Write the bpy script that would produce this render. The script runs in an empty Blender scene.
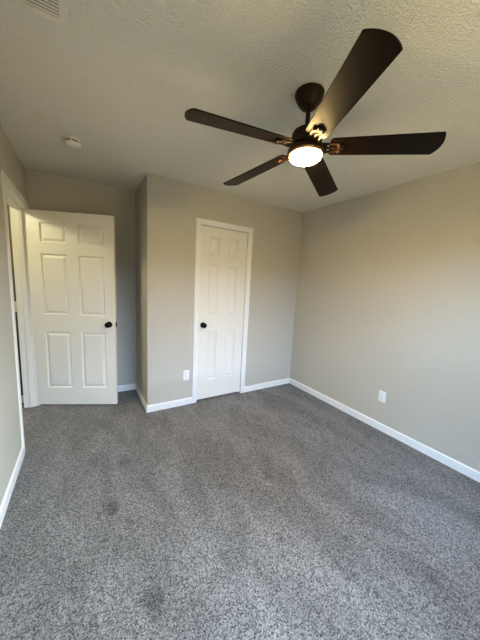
import bpy, bmesh, math
from mathutils import Matrix, Vector

# ------------------------------------------------------------------ camera
SC = bpy.context.scene
COL = SC.collection
cam_d = bpy.data.cameras.new('camera')
cam = bpy.data.objects.new('camera', cam_d)
COL.objects.link(cam)
cam_d.sensor_fit = 'HORIZONTAL'
cam_d.sensor_width = 36.0
cam_d.lens = 256.0 / 480.0 * 36.0
cam_d.clip_start = 0.02
_r = Vector((0.85524651, -0.51580241, 0.05001281))
_u = Vector((0.03037816, 0.14624319, 0.98878213))
_f = Vector((0.51733024, 0.84413317, -0.1407431))
cam.matrix_world = Matrix(((_r.x, _u.x, -_f.x, 0), (_r.y, _u.y, -_f.y, 0), (_r.z, _u.z, -_f.z, 1.4358), (0, 0, 0, 1)))
SC.camera = cam

# ------------------------------------------------------------------ light
SC.view_settings.view_transform = 'Standard'
SC.view_settings.look = 'None'
SC.view_settings.exposure = 0.0
SC.view_settings.gamma = 1.0
SC.view_settings.use_curve_mapping = False
W = bpy.data.worlds.new('sky')
SC.world = W
W.use_nodes = True
W.node_tree.nodes['Background'].inputs[0].default_value = (0.55, 0.72, 1.0, 1)
W.node_tree.nodes['Background'].inputs[1].default_value = 0.1


def area(name, loc, target, sx, sy, power, color, spread=180):
    l = bpy.data.lights.new(name, 'AREA')
    l.shape = 'RECTANGLE'
    l.size, l.size_y = sx, sy
    l.energy = power
    l.color = color
    l.spread = math.radians(spread)
    o = bpy.data.objects.new(name, l)
    COL.objects.link(o)
    o.location = loc
    o.rotation_euler = (Vector(target) - Vector(loc)).to_track_quat('-Z', 'Y').to_euler()
    return o


# daylight outside the bedroom window (behind the camera)
area('daylight_sky', (1.1, -4.0, 2.95), (1.1, 0.0, 2.2), 2.4, 1.3, 585, (0.507, 0.697, 1.0))
area('daylight_left', (-2.2, -3.6, 3.1), (1.1, 0.0, 1.6), 2.2, 1.8, 530, (0.29, 0.60, 1.0))
area('daylight_right', (4.4, -3.6, 3.1), (1.1, 0.0, 1.6), 2.2, 1.8, 1516, (0.614, 0.819, 1.0))
area('daylight_ground', (1.1, -1.6, 0.15), (1.1, 0.2, 2.4), 3.5, 1.6, 70, (1.0, 0.872, 0.402))
# ceiling lamp of the hall beyond the open door
hl = bpy.data.lights.new('hall_lamp', 'POINT')
hl.energy = 40
hl.color = (1.0, 0.91, 0.55)
hl.shadow_soft_size = 0.07
ho = bpy.data.objects.new('hall_lamp', hl)
COL.objects.link(ho)
ho.location = (-1.34, 2.93, 2.36)

# ------------------------------------------------------------------ room numbers (metres)
H = 2.44
XL, XR = -0.458, 2.594
YC, YA, YR = 2.728, 3.414, -0.50
XC = 0.5513
T = 0.12
BH, BT = 0.077, 0.013
DY0, DY1, DZ = 2.508, 3.376, 2.060        # bedroom doorway in the left wall
CX0, CX1, CZ = 1.109, 1.733, 2.056        # closet doorway in the front wall

# ------------------------------------------------------------------ materials


def new_mat(name):
    m = bpy.data.materials.new(name)
    m.use_nodes = True
    nt = m.node_tree
    return m, nt, nt.nodes['Principled BSDF']


def flat(name, col, rough=0.5, metal=0.0, spec=0.5):
    m, nt, b = new_mat(name)
    b.inputs['Base Color'].default_value = (*col, 1)
    b.inputs['Roughness'].default_value = rough
    b.inputs['Metallic'].default_value = metal
    b.inputs['Specular IOR Level'].default_value = spec
    return m


def nd(nt, kind, **kw):
    n = nt.nodes.new(kind)
    for k, v in kw.items():
        if k in n.inputs.keys():
            n.inputs[k].default_value = v
        else:
            setattr(n, k, v)
    return n


def coords(nt):
    return nd(nt, 'ShaderNodeTexCoord').outputs['Object']


def plaster(name, col, scale, strength, dist, rough=0.75, spec=0.3, detail=3.0, mottled=0.02):
    m, nt, b = new_mat(name)
    L = nt.links.new
    co = coords(nt)
    n1 = nd(nt, 'ShaderNodeTexNoise', Scale=scale, Detail=detail, Roughness=0.55)
    L(co, n1.inputs['Vector'])
    rp = nd(nt, 'ShaderNodeMapRange', interpolation_type='SMOOTHSTEP')
    rp.inputs[1].default_value, rp.inputs[2].default_value = 0.40, 0.66
    L(n1.outputs['Fac'], rp.inputs[0])
    bp = nd(nt, 'ShaderNodeBump', Strength=strength, Distance=dist)
    L(rp.outputs[0], bp.inputs['Height'])
    L(bp.outputs['Normal'], b.inputs['Normal'])
    n2 = nd(nt, 'ShaderNodeTexNoise', Scale=2.2, Detail=2.0)
    L(co, n2.inputs['Vector'])
    mx = nd(nt, 'ShaderNodeMix', data_type='RGBA')
    L(n2.outputs['Fac'], mx.inputs[0])
    mx.inputs[6].default_value = (*[c * (1 - mottled) for c in col], 1)
    mx.inputs[7].default_value = (*[min(1, c * (1 + mottled)) for c in col], 1)
    L(mx.outputs[2], b.inputs['Base Color'])
    b.inputs['Roughness'].default_value = rough
    b.inputs['Specular IOR Level'].default_value = spec
    return m


M_WALL = plaster('greige_wall_paint', (0.50, 0.475, 0.42), 60, 0.40, 0.005)
M_CEIL = plaster('textured_ceiling_paint', (0.87, 0.845, 0.775), 100, 0.80, 0.009, rough=0.85, spec=0.2, detail=2)
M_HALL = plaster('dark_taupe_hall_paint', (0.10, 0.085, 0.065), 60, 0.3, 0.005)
M_TRIM = flat('white_trim_paint', (0.80, 0.80, 0.80), 0.38)
M_DOOR = flat('white_door_paint', (0.75, 0.73, 0.685), 0.42)
M_BLACK = flat('matte_black_metal', (0.004, 0.004, 0.004), 0.5, 0.0, 0.12)
M_PLASTIC = flat('white_plastic', (0.82, 0.82, 0.83), 0.35)
M_DETECT = flat('detector_plastic', (0.74, 0.72, 0.66), 0.4)
M_VENT = flat('white_vent_enamel', (0.72, 0.69, 0.62), 0.6, 0.0, 0.2)
M_DARK = flat('dark_cavity', (0.02, 0.02, 0.02), 0.9)
M_BRONZE = flat('oil_rubbed_bronze', (0.024, 0.011, 0.005), 0.45, 0.12, 0.15)
M_STEEL = flat('satin_steel', (0.45, 0.43, 0.40), 0.35, 0.9)
M_HINGE = flat('painted_hinge', (0.72, 0.70, 0.66), 0.4)


def carpet():
    m, nt, b = new_mat('grey_cut_pile_carpet')
    L = nt.links.new
    co = coords(nt)
    tuft = nd(nt, 'ShaderNodeTexNoise', Scale=165.0, Detail=2.0, Roughness=0.7)
    L(co, tuft.inputs['Vector'])
    vor = nd(nt, 'ShaderNodeTexVoronoi', Scale=150.0)
    L(co, vor.inputs['Vector'])
    cell = nd(nt, 'ShaderNodeSeparateColor')
    L(vor.outputs['Color'], cell.inputs[0])
    mixv = nd(nt, 'ShaderNodeMath', operation='MULTIPLY_ADD')       # tuft noise + random tuft tone
    mixv.inputs[1].default_value = 0.30
    L(cell.outputs[0], mixv.inputs[0])
    L(tuft.outputs['Fac'], mixv.inputs[2])
    r1 = nd(nt, 'ShaderNodeValToRGB')
    r1.color_ramp.elements[0].position = 0.46
    r1.color_ramp.elements[0].color = (0.038, 0.038, 0.040, 1)
    r1.color_ramp.elements[1].position = 0.86
    r1.color_ramp.elements[1].color = (0.325, 0.319, 0.323, 1)
    L(mixv.outputs[0], r1.inputs[0])

    def math_(op, a_, b_=None, c_=None):
        n = nd(nt, 'ShaderNodeMath', operation=op)
        for i, v in enumerate((a_, b_, c_)):
            if v is None:
                continue
            if isinstance(v, (int, float)):
                n.inputs[i].default_value = v
            else:
                L(v, n.inputs[i])
        return n.outputs[0]

    def smooth(v, a_, b_, lo, hi):
        n = nd(nt, 'ShaderNodeMapRange', interpolation_type='SMOOTHSTEP')
        n.inputs[1].default_value, n.inputs[2].default_value = a_, b_
        n.inputs[3].default_value, n.inputs[4].default_value = lo, hi
        L(v, n.inputs[0])
        return n.outputs[0]
    # pile brushed in different directions: broad soft patches and smaller scuffs
    mp = nd(nt, 'ShaderNodeMapping')
    mp.inputs['Rotation'].default_value = (0, 0, math.radians(14))
    mp.inputs['Scale'].default_value = (1.7, 0.75, 1)
    L(co, mp.inputs['Vector'])
    lane = nd(nt, 'ShaderNodeTexNoise', Scale=2.3, Detail=4.0, Roughness=0.62, Distortion=0.5)
    L(mp.outputs[0], lane.inputs['Vector'])
    spot = nd(nt, 'ShaderNodeTexNoise', Scale=7.0, Detail=3.0, Roughness=0.6, Distortion=0.3)
    L(mp.outputs[0], spot.inputs['Vector'])
    tone = math_('MULTIPLY', smooth(lane.outputs['Fac'], 0.36, 0.64, 0.79, 1.10), smooth(spot.outputs['Fac'], 0.58, 0.74, 1.0, 0.72))
    # worn footprints and old furniture dents
    warp = nd(nt, 'ShaderNodeTexNoise', Scale=14.0, Detail=2.0)
    L(co, warp.inputs['Vector'])
    wv = nd(nt, 'ShaderNodeVectorMath', operation='MULTIPLY_ADD')
    wv.inputs[1].default_value = (0.09, 0.09, 0)
    L(warp.outputs['Color'], wv.inputs[0])
    L(co, wv.inputs[2])
    for (px, py, sx, sy, dep) in SCUFFS:
        d = nd(nt, 'ShaderNodeVectorMath', operation='SUBTRACT')
        d.inputs[1].default_value = (px + 0.045, py + 0.045, 0)
        L(wv.outputs[0], d.inputs[0])
        q = nd(nt, 'ShaderNodeVectorMath', operation='MULTIPLY')
        q.inputs[1].default_value = (1 / sx, 1 / sy, 0)
        L(d.outputs[0], q.inputs[0])
        ln = nd(nt, 'ShaderNodeVectorMath', operation='LENGTH')
        L(q.outputs[0], ln.inputs[0])
        tone = math_('MULTIPLY', tone, smooth(ln.outputs['Value'], 0.35, 1.15, 1 - dep, 1.0))
    vm = nd(nt, 'ShaderNodeVectorMath', operation='SCALE')
    L(r1.outputs[0], vm.inputs[0])
    L(tone, vm.inputs['Scale'])
    L(vm.outputs[0], b.inputs['Base Color'])
    bp = nd(nt, 'ShaderNodeBump', Strength=0.7, Distance=0.010)
    L(mixv.outputs[0], bp.inputs['Height'])
    L(bp.outputs['Normal'], b.inputs['Normal'])
    b.inputs['Roughness'].default_value = 0.95
    b.inputs['Specular IOR Level'].default_value = 0.1
    b.inputs['Sheen Weight'].default_value = 0.12
    return m


# x, y, half-length x, half-length y, darkening
SCUFFS = [(0.11, 1.60, 0.05, 0.06, 0.42), (0.23, 0.98, 0.05, 0.09, 0.42), (0.23, 2.00, 0.07, 0.05, 0.36), (0.62, 1.50, 0.09, 0.30, 0.30)]
M_CARPET = carpet()


def blade_wood():
    m, nt, b = new_mat('espresso_wood_blade')
    L = nt.links.new
    co = coords(nt)
    mp = nd(nt, 'ShaderNodeMapping')
    mp.inputs['Scale'].default_value = (3, 60, 1)
    L(co, mp.inputs['Vector'])
    n = nd(nt, 'ShaderNodeTexNoise', Scale=2.0, Detail=5.0, Roughness=0.6, Distortion=0.6)
    L(mp.outputs[0], n.inputs['Vector'])
    r = nd(nt, 'ShaderNodeValToRGB')
    r.color_ramp.elements[0].position = 0.3
    r.color_ramp.elements[0].color = (0.0035, 0.0019, 0.0010, 1)
    r.color_ramp.elements[1].position = 0.75
    r.color_ramp.elements[1].color = (0.009, 0.005, 0.0026, 1)
    L(n.outputs['Fac'], r.inputs[0])
    L(r.outputs[0], b.inputs['Base Color'])
    b.inputs['Roughness'].default_value = 0.34
    b.inputs['Specular IOR Level'].default_value = 0.09
    b.inputs['Specular Tint'].default_value = (1.0, 0.66, 0.30, 1)
    return m


M_BLADE = blade_wood()


def glow(name, col, strength):
    m, nt, b = new_mat(name)
    b.inputs['Base Color'].default_value = (0.9, 0.85, 0.75, 1)
    b.inputs['Emission Color'].default_value = (*col, 1)
    b.inputs['Emission Strength'].default_value = strength
    return m


M_GLOW = glow('lit_frosted_diffuser', (1.0, 0.711, 0.30), 448.0)

M_HALO = glow('amber_lamp_halo', (1.0, 0.52, 0.14), 4.0)  # amber emission standing in for the lamp's bloom

# ------------------------------------------------------------------ mesh helpers


def obj(name, bm, mat, parent=None, smooth=None, loc=None):
    bmesh.ops.recalc_face_normals(bm, faces=bm.faces)
    me = bpy.data.meshes.new(name)
    bm.to_mesh(me)
    bm.free()
    me.materials.append(mat)
    if smooth is not None:
        for p in me.polygons:
            p.use_smooth = True
        me.set_sharp_from_angle(angle=math.radians(smooth))
    o = bpy.data.objects.new(name, me)
    COL.objects.link(o)
    if parent:
        o.parent = parent
    if loc:
        o.location = loc
    return o


def empty(name, loc, label, cat, group=None, rot=(0, 0, 0)):
    o = bpy.data.objects.new(name, None)
    o.empty_display_size = 0.1
    COL.objects.link(o)
    o.location = loc
    o.rotation_euler = rot
    o['label'], o['category'] = label, cat
    if group:
        o['group'] = group
    return o


def struct(name, bm, mat, smooth=None, label=None, cat=None):
    o = obj(name, bm, mat, None, smooth)
    o['kind'] = 'structure'
    if label:
        o['label'], o['category'] = label, cat
    return o


def box(bm, x0, x1, y0, y1, z0, z1, bevel=0.0, seg=2):
    r = bmesh.ops.create_cube(bm, size=1.0)
    vs = r['verts']
    for v in vs:
        v.co = Vector(((x0 + x1) / 2 + v.co.x * (x1 - x0), (y0 + y1) / 2 + v.co.y * (y1 - y0), (z0 + z1) / 2 + v.co.z * (z1 - z0)))
    if bevel:
        es = list({e for v in vs for e in v.link_edges})
        bmesh.ops.bevel(bm, geom=es, offset=bevel, segments=seg, affect='EDGES', profile=0.5)
    return bm


def lathe(bm, prof, seg=48, mat=None):
    """profile of (radius, z); radius 0 closes the end"""
    rings = []
    mat = mat or Matrix.Identity(4)
    for r, z in prof:
        if r < 1e-6:
            rings.append([bm.verts.new(mat @ Vector((0, 0, z)))])
        else:
            rings.append([bm.verts.new(mat @ Vector((r * math.cos(2 * math.pi * i / seg), r * math.sin(2 * math.pi * i / seg), z))) for i in range(seg)])
    for a, b in zip(rings, rings[1:]):
        for i in range(seg):
            j = (i + 1) % seg
            if len(a) == 1 and len(b) == 1:
                continue
            if len(a) == 1:
                bm.faces.new((a[0], b[i], b[j]))
            elif len(b) == 1:
                bm.faces.new((a[i], a[j], b[0]))
            else:
                bm.faces.new((a[i], a[j], b[j], b[i]))
    return bm


def extrude_profile(bm, prof, fn, a, b):
    """closed profile [(p,q)] swept between stations a and b; fn(p,q,s)->point"""
    A = [bm.verts.new(fn(p, q, a)) for p, q in prof]
    B = [bm.verts.new(fn(p, q, b)) for p, q in prof]
    n = len(prof)
    for i in range(n):
        j = (i + 1) % n
        bm.faces.new((A[i], A[j], B[j], B[i]))
    bm.faces.new(A)
    bm.faces.new(B[::-1])
    return bm


def N():
    return bmesh.new()


# ------------------------------------------------------------------ setting
HX = -1.75            # far side of the hall
HY = 3.545            # end wall of the hall
struct('floor', box(N(), HX - T, XR + T, YR - T, HY + T, -0.10, 0.0), M_CARPET)
struct('ceiling', box(N(), HX - T, XR + T, YR - T, HY + T, H, H + 0.10), M_CEIL)

bm = N()                                             # left wall, with the doorway
box(bm, XL - T, XL, YR - T, DY0, 0, H)
box(bm, XL - T, XL, DY0, DY1, DZ, H)
box(bm, XL - T, XL, DY1, HY, 0, H)
struct('wall_left', bm, M_WALL)
bm = N()
box(bm, XL, XC + T, YA, YA + T, 0, H)
struct('wall_alcove', bm, M_WALL)
bm = N()
box(bm, XC, XC + T, YC + T, YA, 0, H)
struct('wall_alcove_side', bm, M_WALL)
bm = N()
box(bm, XC, CX0, YC, YC + T, 0, H)
box(bm, CX0, CX1, YC, YC + T, CZ, H)
box(bm, CX1, XR, YC, YC + T, 0, H)
struct('wall_front', bm, M_WALL)
struct('wall_right', box(N(), XR, XR + T, YR - T, HY, 0, H), M_WALL)
bm = N()                                             # rear wall with the window opening
WX0, WX1, WZ0, WZ1 = 0.30, 2.00, 0.50, 2.03
box(bm, XL, WX0, YR - T, YR, 0, H)
box(bm, WX1, XR, YR - T, YR, 0, H)
box(bm, WX0, WX1, YR - T, YR, 0, WZ0)
box(bm, WX0, WX1, YR - T, YR, WZ1, H)
struct('wall_rear', bm, M_WALL)
struct('wall_closet_rear', box(N(), XC + T, XR, YA, YA + T, 0, H), M_WALL)
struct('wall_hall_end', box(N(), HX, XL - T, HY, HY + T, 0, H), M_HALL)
struct('wall_hall_far', box(N(), HX - T, HX, YR - T, HY + T, 0, H), M_WALL)
struct('wall_hall_near', box(N(), HX, XL - T, 0.9, 0.9 + T, 0, H), M_WALL)

# window frame behind the camera
bm = N()
fw = 0.045
box(bm, WX0, WX0 + fw, YR - 0.09, YR - 0.03, WZ0, WZ1)
box(bm, WX1 - fw, WX1, YR - 0.09, YR - 0.03, WZ0, WZ1)
box(bm, WX0 + fw, WX1 - fw, YR - 0.09, YR - 0.03, WZ0, WZ0 + fw)
box(bm, WX0 + fw, WX1 - fw, YR - 0.09, YR - 0.03, WZ1 - fw, WZ1)
zm = (WZ0 + WZ1) / 2
box(bm, WX0 + fw, WX1 - fw, YR - 0.085, YR - 0.04, zm - 0.02, zm + 0.02)
struct('window_1', bm, M_TRIM)

# baseboards
BP = [(0, 0), (BT, 0), (BT, BH - 0.014), (BT - 0.002, BH - 0.007), (BT - 0.007, BH - 0.001), (0, BH)]


def base(name, fn, segs):
    bm = N()
    for a, b in segs:
        extrude_profile(bm, BP, fn, a, b)
    struct(name, bm, M_TRIM)


CASW = 0.058
base('baseboard_right', lambda p, q, s: (XR - p, s, q), [(YR, YC)])
base('baseboard_front', lambda p, q, s: (s, YC - p, q), [(XC - BT, CX0 + 0.003 - CASW), (CX1 - 0.003 + CASW, XR - BT)])
base('baseboard_alcove_side', lambda p, q, s: (XC - p, s, q), [(YC, YA - BT)])
base('baseboard_alcove', lambda p, q, s: (s, YA - p, q), [(XL, XC)])
base('baseboard_left', lambda p, q, s: (XL + p, s, q), [(YR, DY0 + 0.003 - CASW)])
base('baseboard_rear', lambda p, q, s: (s, YR + p, q), [(XL + BT, XR - BT)])
base('baseboard_hall_end', lambda p, q, s: (s, HY - p, q), [(HX, XL - T)])

# door casings: moulded profile (u across the width from the opening outwards, d proud of the wall)
CP = [(0, 0), (0, 0.009), (0.006, 0.011), (0.018, 0.012), (0.024, 0.010), (0.040, 0.014), (0.052, 0.016), (CASW, 0.014), (CASW, 0)]


def casing(name, fn, s0, s1, ztop, legs=(True, True)):
    """fn(s, d, z): s along the wall, d out of the wall"""
    bm = N()
    inn0, inn1, iz = s0 + 0.003, s1 - 0.003, ztop - 0.003

    def path(poly):
        n = len(poly[0])
        rings = [[bm.verts.new(p) for p in ring] for ring in poly]
        for A, B in zip(rings, rings[1:]):
            for i in range(n):
                j = (i + 1) % n
                bm.faces.new((A[i], A[j], B[j], B[i]))
        bm.faces.new(rings[0])
        bm.faces.new(rings[-1][::-1])
    rings = [[fn(inn0 - u, d, 0.0) for u, d in CP], [fn(inn0 - u, d, iz + u) for u, d in CP],
             [fn(inn1 + u, d, iz + u) for u, d in CP], [fn(inn1 + u, d, 0.0) for u, d in CP]]
    path(rings)
    return bm


# closet door frame
o = struct('trim_1', casing('c', lambda s, d, z: (s, YC - d, z), CX0, CX1, CZ), M_TRIM)
bm = N()                                              # closet jamb and stop
J = 0.004
box(bm, CX0 - 0.001, CX0 + J, YC, YC + T, 0, CZ)
box(bm, CX1 - J, CX1 + 0.001, YC, YC + T, 0, CZ)
box(bm, CX0 + J, CX1 - J, YC, YC + T, CZ - J, CZ + 0.001)
box(bm, CX0 + J, CX0 + 0.016, YC + 0.042, YC + 0.075, 0, CZ - J)
box(bm, CX1 - 0.016, CX1 - J, YC + 0.042, YC + 0.075, 0, CZ - J)
box(bm, CX0 + 0.016, CX1 - 0.016, YC + 0.042, YC + 0.075, CZ - 0.016, CZ - J)
struct('trim_2', bm, M_TRIM)

# bedroom door frame (left wall)
struct('trim_3', casing('c', lambda s, d, z: (XL + 0.8 * d, min(s, YA - 0.001), z), DY0, DY1, DZ), M_DOOR)
struct('trim_4', casing('c', lambda s, d, z: (XL - T - d, s, z), DY0, DY1, DZ), M_DOOR)
bm = N()
JT = 0.016
box(bm, XL - T, XL, DY0 - 0.001, DY0 + J, 0, DZ)
box(bm, XL - T, XL, DY1 - J, DY1 + 0.001, 0, DZ)
box(bm, XL - T, XL, DY0 + J, DY1 - J, DZ - J, DZ + 0.001)
SX0, SX1 = XL - 0.078, XL - 0.042                     # door stop
box(bm, SX0, SX1, DY0 + J, DY0 + JT, 0, DZ - J, 0.002, 1)
box(bm, SX0, SX1, DY1 - JT, DY1 - J, 0, DZ - J, 0.002, 1)
box(bm, SX0, SX1, DY0 + JT, DY1 - JT, DZ - JT, DZ - J, 0.002, 1)
struct('trim_5', bm, M_DOOR)

# ------------------------------------------------------------------ panel doors


def panel_door(width, height, thick, xs, zs):
    """slab from x 0..width, y 0..thick, z 0..height with moulded panels on both faces"""
    bm = N()
    X = [0] + xs + [width]
    Z = [0] + zs + [height]
    for y, sg in ((0.0, 1), (thick, -1)):
        for i in range(len(X) - 1):
            for j in range(len(Z) - 1):
                x0, x1, z0, z1 = X[i], X[i + 1], Z[j], Z[j + 1]
                if i % 2 == 1 and j % 2 == 1:
                    prev = None
                    for ins, dep in ((0, 0), (0.003, 0.005), (0.009, 0.0115), (0.014, 0.012), (0.034, 0.0035), (0.037, 0.002)):
                        ring = [bm.verts.new((px, y + sg * dep, pz)) for px, pz in
                                ((x0 + ins, z0 + ins), (x1 - ins, z0 + ins), (x1 - ins, z1 - ins), (x0 + ins, z1 - ins))]
                        if prev:
                            for k in range(4):
                                l = (k + 1) % 4
                                bm.faces.new((prev[k], prev[l], ring[l], ring[k]))
                        prev = ring
                    bm.faces.new(prev)
                else:
                    bm.faces.new([bm.verts.new((px, y, pz)) for px, pz in ((x0, z0), (x1, z0), (x1, z1), (x0, z1))])
    for i in range(len(X) - 1):
        for z in (0, height):
            bm.faces.new([bm.verts.new(p) for p in ((X[i], 0, z), (X[i + 1], 0, z), (X[i + 1], thick, z), (X[i], thick, z))])
    for j in range(len(Z) - 1):
        for x in (0, width):
            bm.faces.new([bm.verts.new(p) for p in ((x, 0, Z[j]), (x, 0, Z[j + 1]), (x, thick, Z[j + 1]), (x, thick, Z[j]))])
    bmesh.ops.remove_doubles(bm, verts=bm.verts, dist=1e-5)
    return bm


def knob(parent, x, y, z, sgn):
    """round knob on the face at y, pointing to sgn*y"""
    mt = Matrix.Translation((x, y, z)) @ Matrix.Rotation(math.radians(90 if sgn < 0 else -90), 4, 'X')
    k = obj('door_knob', lathe(N(), [(0.011, 0.006), (0.011, 0.026), (0.016, 0.031), (0.024, 0.036), (0.0285, 0.044), (0.029, 0.050),
                                     (0.026, 0.057), (0.019, 0.062), (0.009, 0.0645), (0, 0.065)], 32, mt), M_BLACK, parent, 50)
    k['label'] = 'black round door knob'
    obj('rosette', lathe(N(), [(0, 0), (0.033, 0.0), (0.033, 0.004), (0.029, 0.008), (0.012, 0.010), (0.0, 0.010)], 32, mt), M_BLACK, k, 40)


DW, DT = 0.826, 0.035
ZB = 0.018
d1 = struct('door_1', panel_door(DW, 2.036, DT, [0.116, 0.364, 0.473, 0.722],
                                 [0.213 - ZB, 0.832 - ZB, 1.018 - ZB, 1.636 - ZB, 1.750 - ZB, 1.940 - ZB]), M_DOOR,
            label='white six-panel bedroom door standing open against the alcove wall', cat='door')
d1.location = (-0.471, 3.371, ZB)
d1.rotation_euler = (0, 0, math.atan2(3.024 - 3.374, 0.281 + 0.474))
knob(d1, 0.762, 0.0, 0.928 - ZB, -1)
knob(d1, 0.762, DT, 0.928 - ZB, 1)
lp = obj('latch_plate', box(N(), DW - 0.0005, DW + 0.0015, 0.006, DT - 0.006, 0.900 - ZB, 0.958 - ZB), M_BLACK, d1)
obj('latch_bolt', box(N(), DW, DW + 0.011, 0.010, 0.024, 0.918 - ZB, 0.938 - ZB, 0.003), M_BLACK, lp)

CW = CX1 - CX0 - 2 * J - 0.010
ZC = 0.024
d2 = struct('door_2', panel_door(CW, 2.021, DT, [0.112, 0.238, 0.364, 0.492],
                                 [0.260 - ZC, 0.855 - ZC, 1.064 - ZC, 1.637 - ZC, 1.748 - ZC, 1.950 - ZC]), M_DOOR,
            label='narrow white six-panel closet door, shut', cat='door')
d2.location = (CX0 + J + 0.005, YC + 0.005, ZC)
knob(d2, 1.171 - d2.location.x, 0.0, 0.936 - ZC, -1)
for hz in (1.80, 1.07, 0.32):
    hg = obj('hinge', lathe(N(), [(0, hz - 0.046 - ZC), (0.003, hz - 0.046 - ZC), (0.0055, hz - 0.042 - ZC), (0.0055, hz + 0.042 - ZC), (0.003, hz + 0.046 - ZC), (0, hz + 0.046 - ZC)], 12,
                           Matrix.Translation((CW + 0.002, -0.004, 0))), M_HINGE, d2, 40)
obj('latch_plate', box(N(), -0.0028, -0.0002, 0.0, 0.03, 0.915 - ZC, 0.972 - ZC), M_STEEL, d2)

# ------------------------------------------------------------------ ceiling fan
FX, FY = 1.042, 1.118
fan = empty('ceiling_fan', (FX, FY, H), 'dark bronze ceiling fan with five brown blades and a lit round lamp', 'ceiling fan')
obj('canopy', lathe(N(), [(0, -0.0005), (0.074, -0.0005), (0.0755, -0.004), (0.075, -0.012), (0.069, -0.028), (0.059, -0.045), (0.049, -0.059), (0.041, -0.068), (0.035, -0.072), (0.018, -0.073), (0, -0.073)], 56),
    M_BRONZE, fan, 35)
obj('downrod', lathe(N(), [(0, -0.070), (0.012, -0.070), (0.012, -0.200), (0, -0.200)], 24), M_BRONZE, fan, 40)
obj('motor_housing', lathe(N(), [(0, -0.172), (0.024, -0.172), (0.027, -0.184), (0.058, -0.187), (0.072, -0.192), (0.079, -0.203), (0.080, -0.250), (0.086, -0.262), (0, -0.262)], 56), M_BRONZE, fan, 35)
obj('light_ring', lathe(N(), [(0, -0.276), (0.084, -0.276), (0.095, -0.281), (0.098, -0.291), (0.096, -0.302), (0.088, -0.308), (0.083, -0.308), (0.083, -0.296), (0, -0.296)], 56), M_BRONZE, fan, 35)
df = obj('light_diffuser', lathe(N(), [(0, -0.298), (0.0825, -0.298), (0.0823, -0.314), (0.079, -0.323), (0.069, -0.330), (0.045, -0.334), (0, -0.335)], 56), M_GLOW, fan, 50)
df['label'] = 'glowing frosted disc lamp'
halo = obj('diffuser_halo', lathe(N(), [(0.0820, -0.3060), (0.0868, -0.3070), (0.0872, -0.3090), (0.0860, -0.3105), (0.0822, -0.3110), (0.0820, -0.3060)], 56), M_HALO, df, 50)  # added glowing ring: the halo around the lamp put into geometry
halo['label'] = 'amber halo added around the lamp'

Z0, PH0, PIT, DROOP = 2.1748 - H, -0.7404, -0.2256, -0.039


# the rod hangs a degree or two out of plumb
TILT = (Matrix.Translation((0, 0, -0.06)) @ Vector((0, 0, 1)).rotation_difference(Vector((0.0067, 0.0282, 1))).to_matrix().to_4x4()
        @ Matrix.Translation((0, 0, 0.06)))
TILT.translation.x = TILT.translation.y = 0
for o_ in fan.children:
    if o_.name in ('motor_housing', 'light_ring', 'light_diffuser'):
        o_.matrix_local = TILT


def blade_mesh():
    bm = N()
    outline = []
    s0, s1 = 0.120, 0.627
    w0, w1, w2 = 0.0565, 0.0723, 0.0640
    outline += [(s0, -w0 + 0.012), (s0 + 0.012, -w0), (s1 - 0.004, -w1)]
    for i in range(15):                                    # bowed tip between two crisp corners
        a = -1 + 2 * i / 14
        outline.append((s1 + 0.022 * (1 - a * a), a * (w1 if a < 0 else w2)))
    outline += [(s1 - 0.004, w2), (s0 + 0.012, w0), (s0, w0 - 0.012)]
    th = 0.006
    top = [bm.verts.new((s, t, th / 2)) for s, t in outline]
    bot = [bm.verts.new((s, t, -th / 2)) for s, t in outline]
    n = len(outline)
    for i in range(n):
        j = (i + 1) % n
        bm.faces.new((top[i], top[j], bot[j], bot[i]))
    ft = bm.faces.new(top)
    fb = bm.faces.new(bot[::-1])
    bmesh.ops.bevel(bm, geom=list(ft.edges) + list(fb.edges), offset=0.0015, segments=1, affect='EDGES')
    return bm


def bracket_mesh():
    """slotted iron under the blade root: two bars, a middle bar and a raised end block"""
    bm = N()
    z1 = -0.003
    z0 = -0.010
    box(bm, 0.085, 0.168, -0.033, -0.019, z0, z1, 0.002, 1)
    box(bm, 0.085, 0.168, 0.019, 0.033, z0, z1, 0.002, 1)
    box(bm, 0.085, 0.150, -0.007, 0.007, z0, z1, 0.002, 1)
    box(bm, 0.160, 0.178, -0.033, 0.033, z0 - 0.003, z1, 0.003, 1)
    box(bm, 0.174, 0.190, -0.016, 0.016, z0 - 0.002, z1, 0.003, 1)
    box(bm, 0.060, 0.108, -0.035, 0.035, z0 - 0.001, z1 - 0.001, 0.002, 1)
    return bm


bl0 = br0 = None
for k in range(5):
    mtx = (TILT @ Matrix.Translation((0, 0, Z0)) @ Matrix.Rotation(PH0 + k * 2 * math.pi / 5, 4, 'Z')
           @ Matrix.Rotation(-DROOP, 4, 'Y') @ Matrix.Rotation(PIT, 4, 'X'))
    if k == 0:
        bl0 = obj('blade', blade_mesh(), M_BLADE, fan, 30)
        bl0.matrix_local = mtx
        br0 = obj('blade_bracket', bracket_mesh(), M_BRONZE, bl0, 30)
        sc0 = []
        for (sx, st) in ((0.169, -0.024), (0.169, 0.024), (0.182, 0.0)):
            sc0.append(obj('screw', lathe(N(), [(0, -0.0165), (0.003, -0.0160), (0.0045, -0.0135), (0.0045, -0.011), (0, -0.011)], 12, Matrix.Translation((sx, st, 0))), M_BRONZE, bl0, 40))
    else:
        c = bl0.copy()
        COL.objects.link(c)
        c.parent = fan
        c.matrix_local = mtx
        for src in [br0] + sc0:
            d = src.copy()
            COL.objects.link(d)
            d.parent = c

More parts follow.
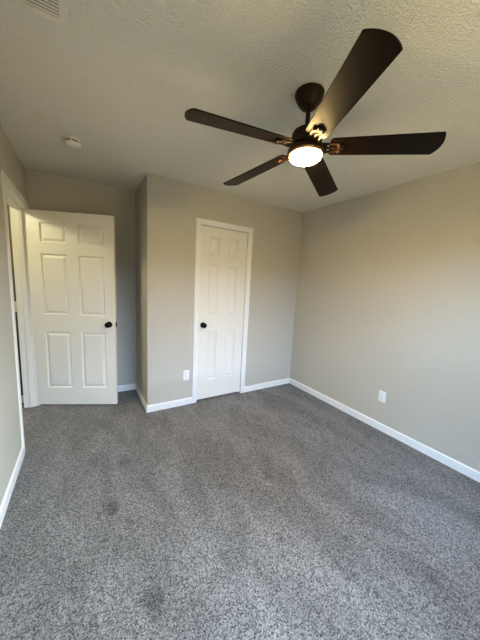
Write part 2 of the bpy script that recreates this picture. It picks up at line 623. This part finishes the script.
# ------------------------------------------------------------------ ceiling vent
VX1, VY1 = -0.020, 1.422
VX0, VY0 = VX1 - 0.356, VY1 - 0.254
vent = empty('ceiling_vent', ((VX0 + VX1) / 2, (VY0 + VY1) / 2, H), 'white louvred air vent set in the ceiling', 'vent')
vx, vy = (VX1 - VX0) / 2, (VY1 - VY0) / 2
fb_ = 0.029
bm = N()
for a in ((-vx, vx, vy - fb_, vy), (-vx, vx, -vy, -vy + fb_), (-vx, -vx + fb_, -vy + fb_, vy - fb_), (vx - fb_, vx, -vy + fb_, vy - fb_)):
    box(bm, *a, -0.008, -0.0005)
obj('vent_frame', bm, M_VENT, vent)
obj('vent_backing', box(N(), -vx + 0.01, vx - 0.01, -vy + 0.01, vy - 0.01, -0.0012, -0.0004), M_DARK, vent)
n_l = 13
sl0 = None
for k in range(n_l):
    yk = -vy + fb_ + (k + 0.5) * (2 * vy - 2 * fb_) / n_l
    if sl0 is None:
        bm = N()
        box(bm, -vx + fb_ - 0.002, vx - fb_ + 0.002, -0.0043, 0.0043, -0.0005, 0.0005)
        sl0 = obj('louver', bm, M_VENT, vent)
        s = sl0
    else:
        s = sl0.copy()
        COL.objects.link(s)
        s.parent = vent
    s.location = (0, yk, -0.0065)
    s.rotation_euler = (math.radians(-10), 0, 0)
obj('damper_lever', box(N(), vx - 0.135, vx - 0.110, vy - fb_ - 0.004, vy - fb_ + 0.016, -0.016, -0.008, 0.002, 1), M_VENT, vent)

# ------------------------------------------------------------------ smoke detector
sd = empty('smoke_detector', (-0.036, 2.468, H), 'small white round smoke detector on the ceiling near the door', 'smoke detector')
obj('mounting_base', lathe(N(), [(0, -0.0003), (0.056, -0.0003), (0.057, -0.004), (0.055, -0.015), (0, -0.015)], 40), M_DETECT, sd, 35)
obj('sensor_grille', lathe(N(), [(0, -0.015), (0.0505, -0.015), (0.0505, -0.025), (0, -0.025)], 40), M_DARK, sd, 35)
bm = lathe(N(), [(0, -0.024), (0.054, -0.024), (0.0555, -0.027), (0.053, -0.036), (0.047, -0.042), (0.032, -0.045), (0, -0.046)], 40)
for i in range(6):
    a = 2 * math.pi * (i + 0.3) / 6
    n0 = len(bm.verts)
    r = bmesh.ops.create_cube(bm, size=1.0)
    for v in r['verts']:
        p = Vector((0.051 + v.co.x * 0.005, v.co.y * 0.008, -0.0195 + v.co.z * 0.011))
        v.co = Matrix.Rotation(a, 3, 'Z') @ p
obj('cover', bm, M_DETECT, sd, 35)

# ------------------------------------------------------------------ outlets


def rounded_rect(w, h, r, n=5):
    pts = []
    for cx, cz, a0 in ((w - r, h - r, 0), (-w + r, h - r, 90), (-w + r, -h + r, 180), (w - r, -h + r, 270)):
        for i in range(n):
            a = math.radians(a0 + 90 * i / (n - 1))
            pts.append((cx + r * math.cos(a), cz + r * math.sin(a)))
    return pts


def prism(pts, y0, y1):
    bm = N()
    A = [bm.verts.new((x, y0, z)) for x, z in pts]
    B = [bm.verts.new((x, y1, z)) for x, z in pts]
    n = len(pts)
    for i in range(n):
        j = (i + 1) % n
        bm.faces.new((A[i], A[j], B[j], B[i]))
    bm.faces.new(A)
    bm.faces.new(B[::-1])
    return bm


def outlet(loc, rz, label):
    """faces -y before rotation"""
    t = empty('wall_outlet', loc, label, 'outlet', None, (0, 0, rz))
    obj('cover_plate', box(N(), -0.036, 0.036, -0.006, -0.0004, -0.058, 0.058, 0.0025, 2), M_PLASTIC, t, 40)
    for dz in (-0.0195, 0.0195):
        rc = obj('receptacle', prism(rounded_rect(0.0165, 0.0140, 0.011), -0.0085, -0.005), M_PLASTIC, t, 40, (0, 0, dz))
        bm = N()
        box(bm, -0.0075, -0.0052, -0.0088, -0.0070, 0.000, 0.0085)
        box(bm, 0.0052, 0.0075, -0.0088, -0.0070, 0.001, 0.0080)
        lathe(bm, [(0, 0.0), (0.0024, 0.0), (0.0024, 0.0018), (0, 0.0018)], 12, Matrix.Translation((0, -0.0070, -0.0065)) @ Matrix.Rotation(math.radians(90), 4, 'X'))
        obj('slots', bm, M_DARK, rc)
    obj('screw', lathe(N(), [(0, 0.0), (0.0035, 0.0), (0.003, 0.0012), (0, 0.0015)], 14, Matrix.Translation((0, -0.006, 0)) @ Matrix.Rotation(math.radians(90), 4, 'X')), M_STEEL, t)
    return t


outlet((0.980, YC, 0.357), 0, 'white wall outlet beside the closet door')
outlet((XR, 1.356, 0.360), math.radians(-90), 'white wall outlet on the bare right wall')

# ------------------------------------------------------------------ light switch in the hall, glimpsed through the gap
sw = empty('light_switch', (-0.640, HY, 1.075), 'white light switch plate glimpsed in the hall gap left of the open door', 'light switch')
obj('cover_plate', box(N(), -0.036, 0.036, -0.006, -0.0004, -0.058, 0.058, 0.0025, 2), M_PLASTIC, sw, 40)
obj('toggle', box(N(), -0.005, 0.005, -0.016, -0.005, -0.004, 0.012, 0.0015, 1), M_PLASTIC, sw, 40)
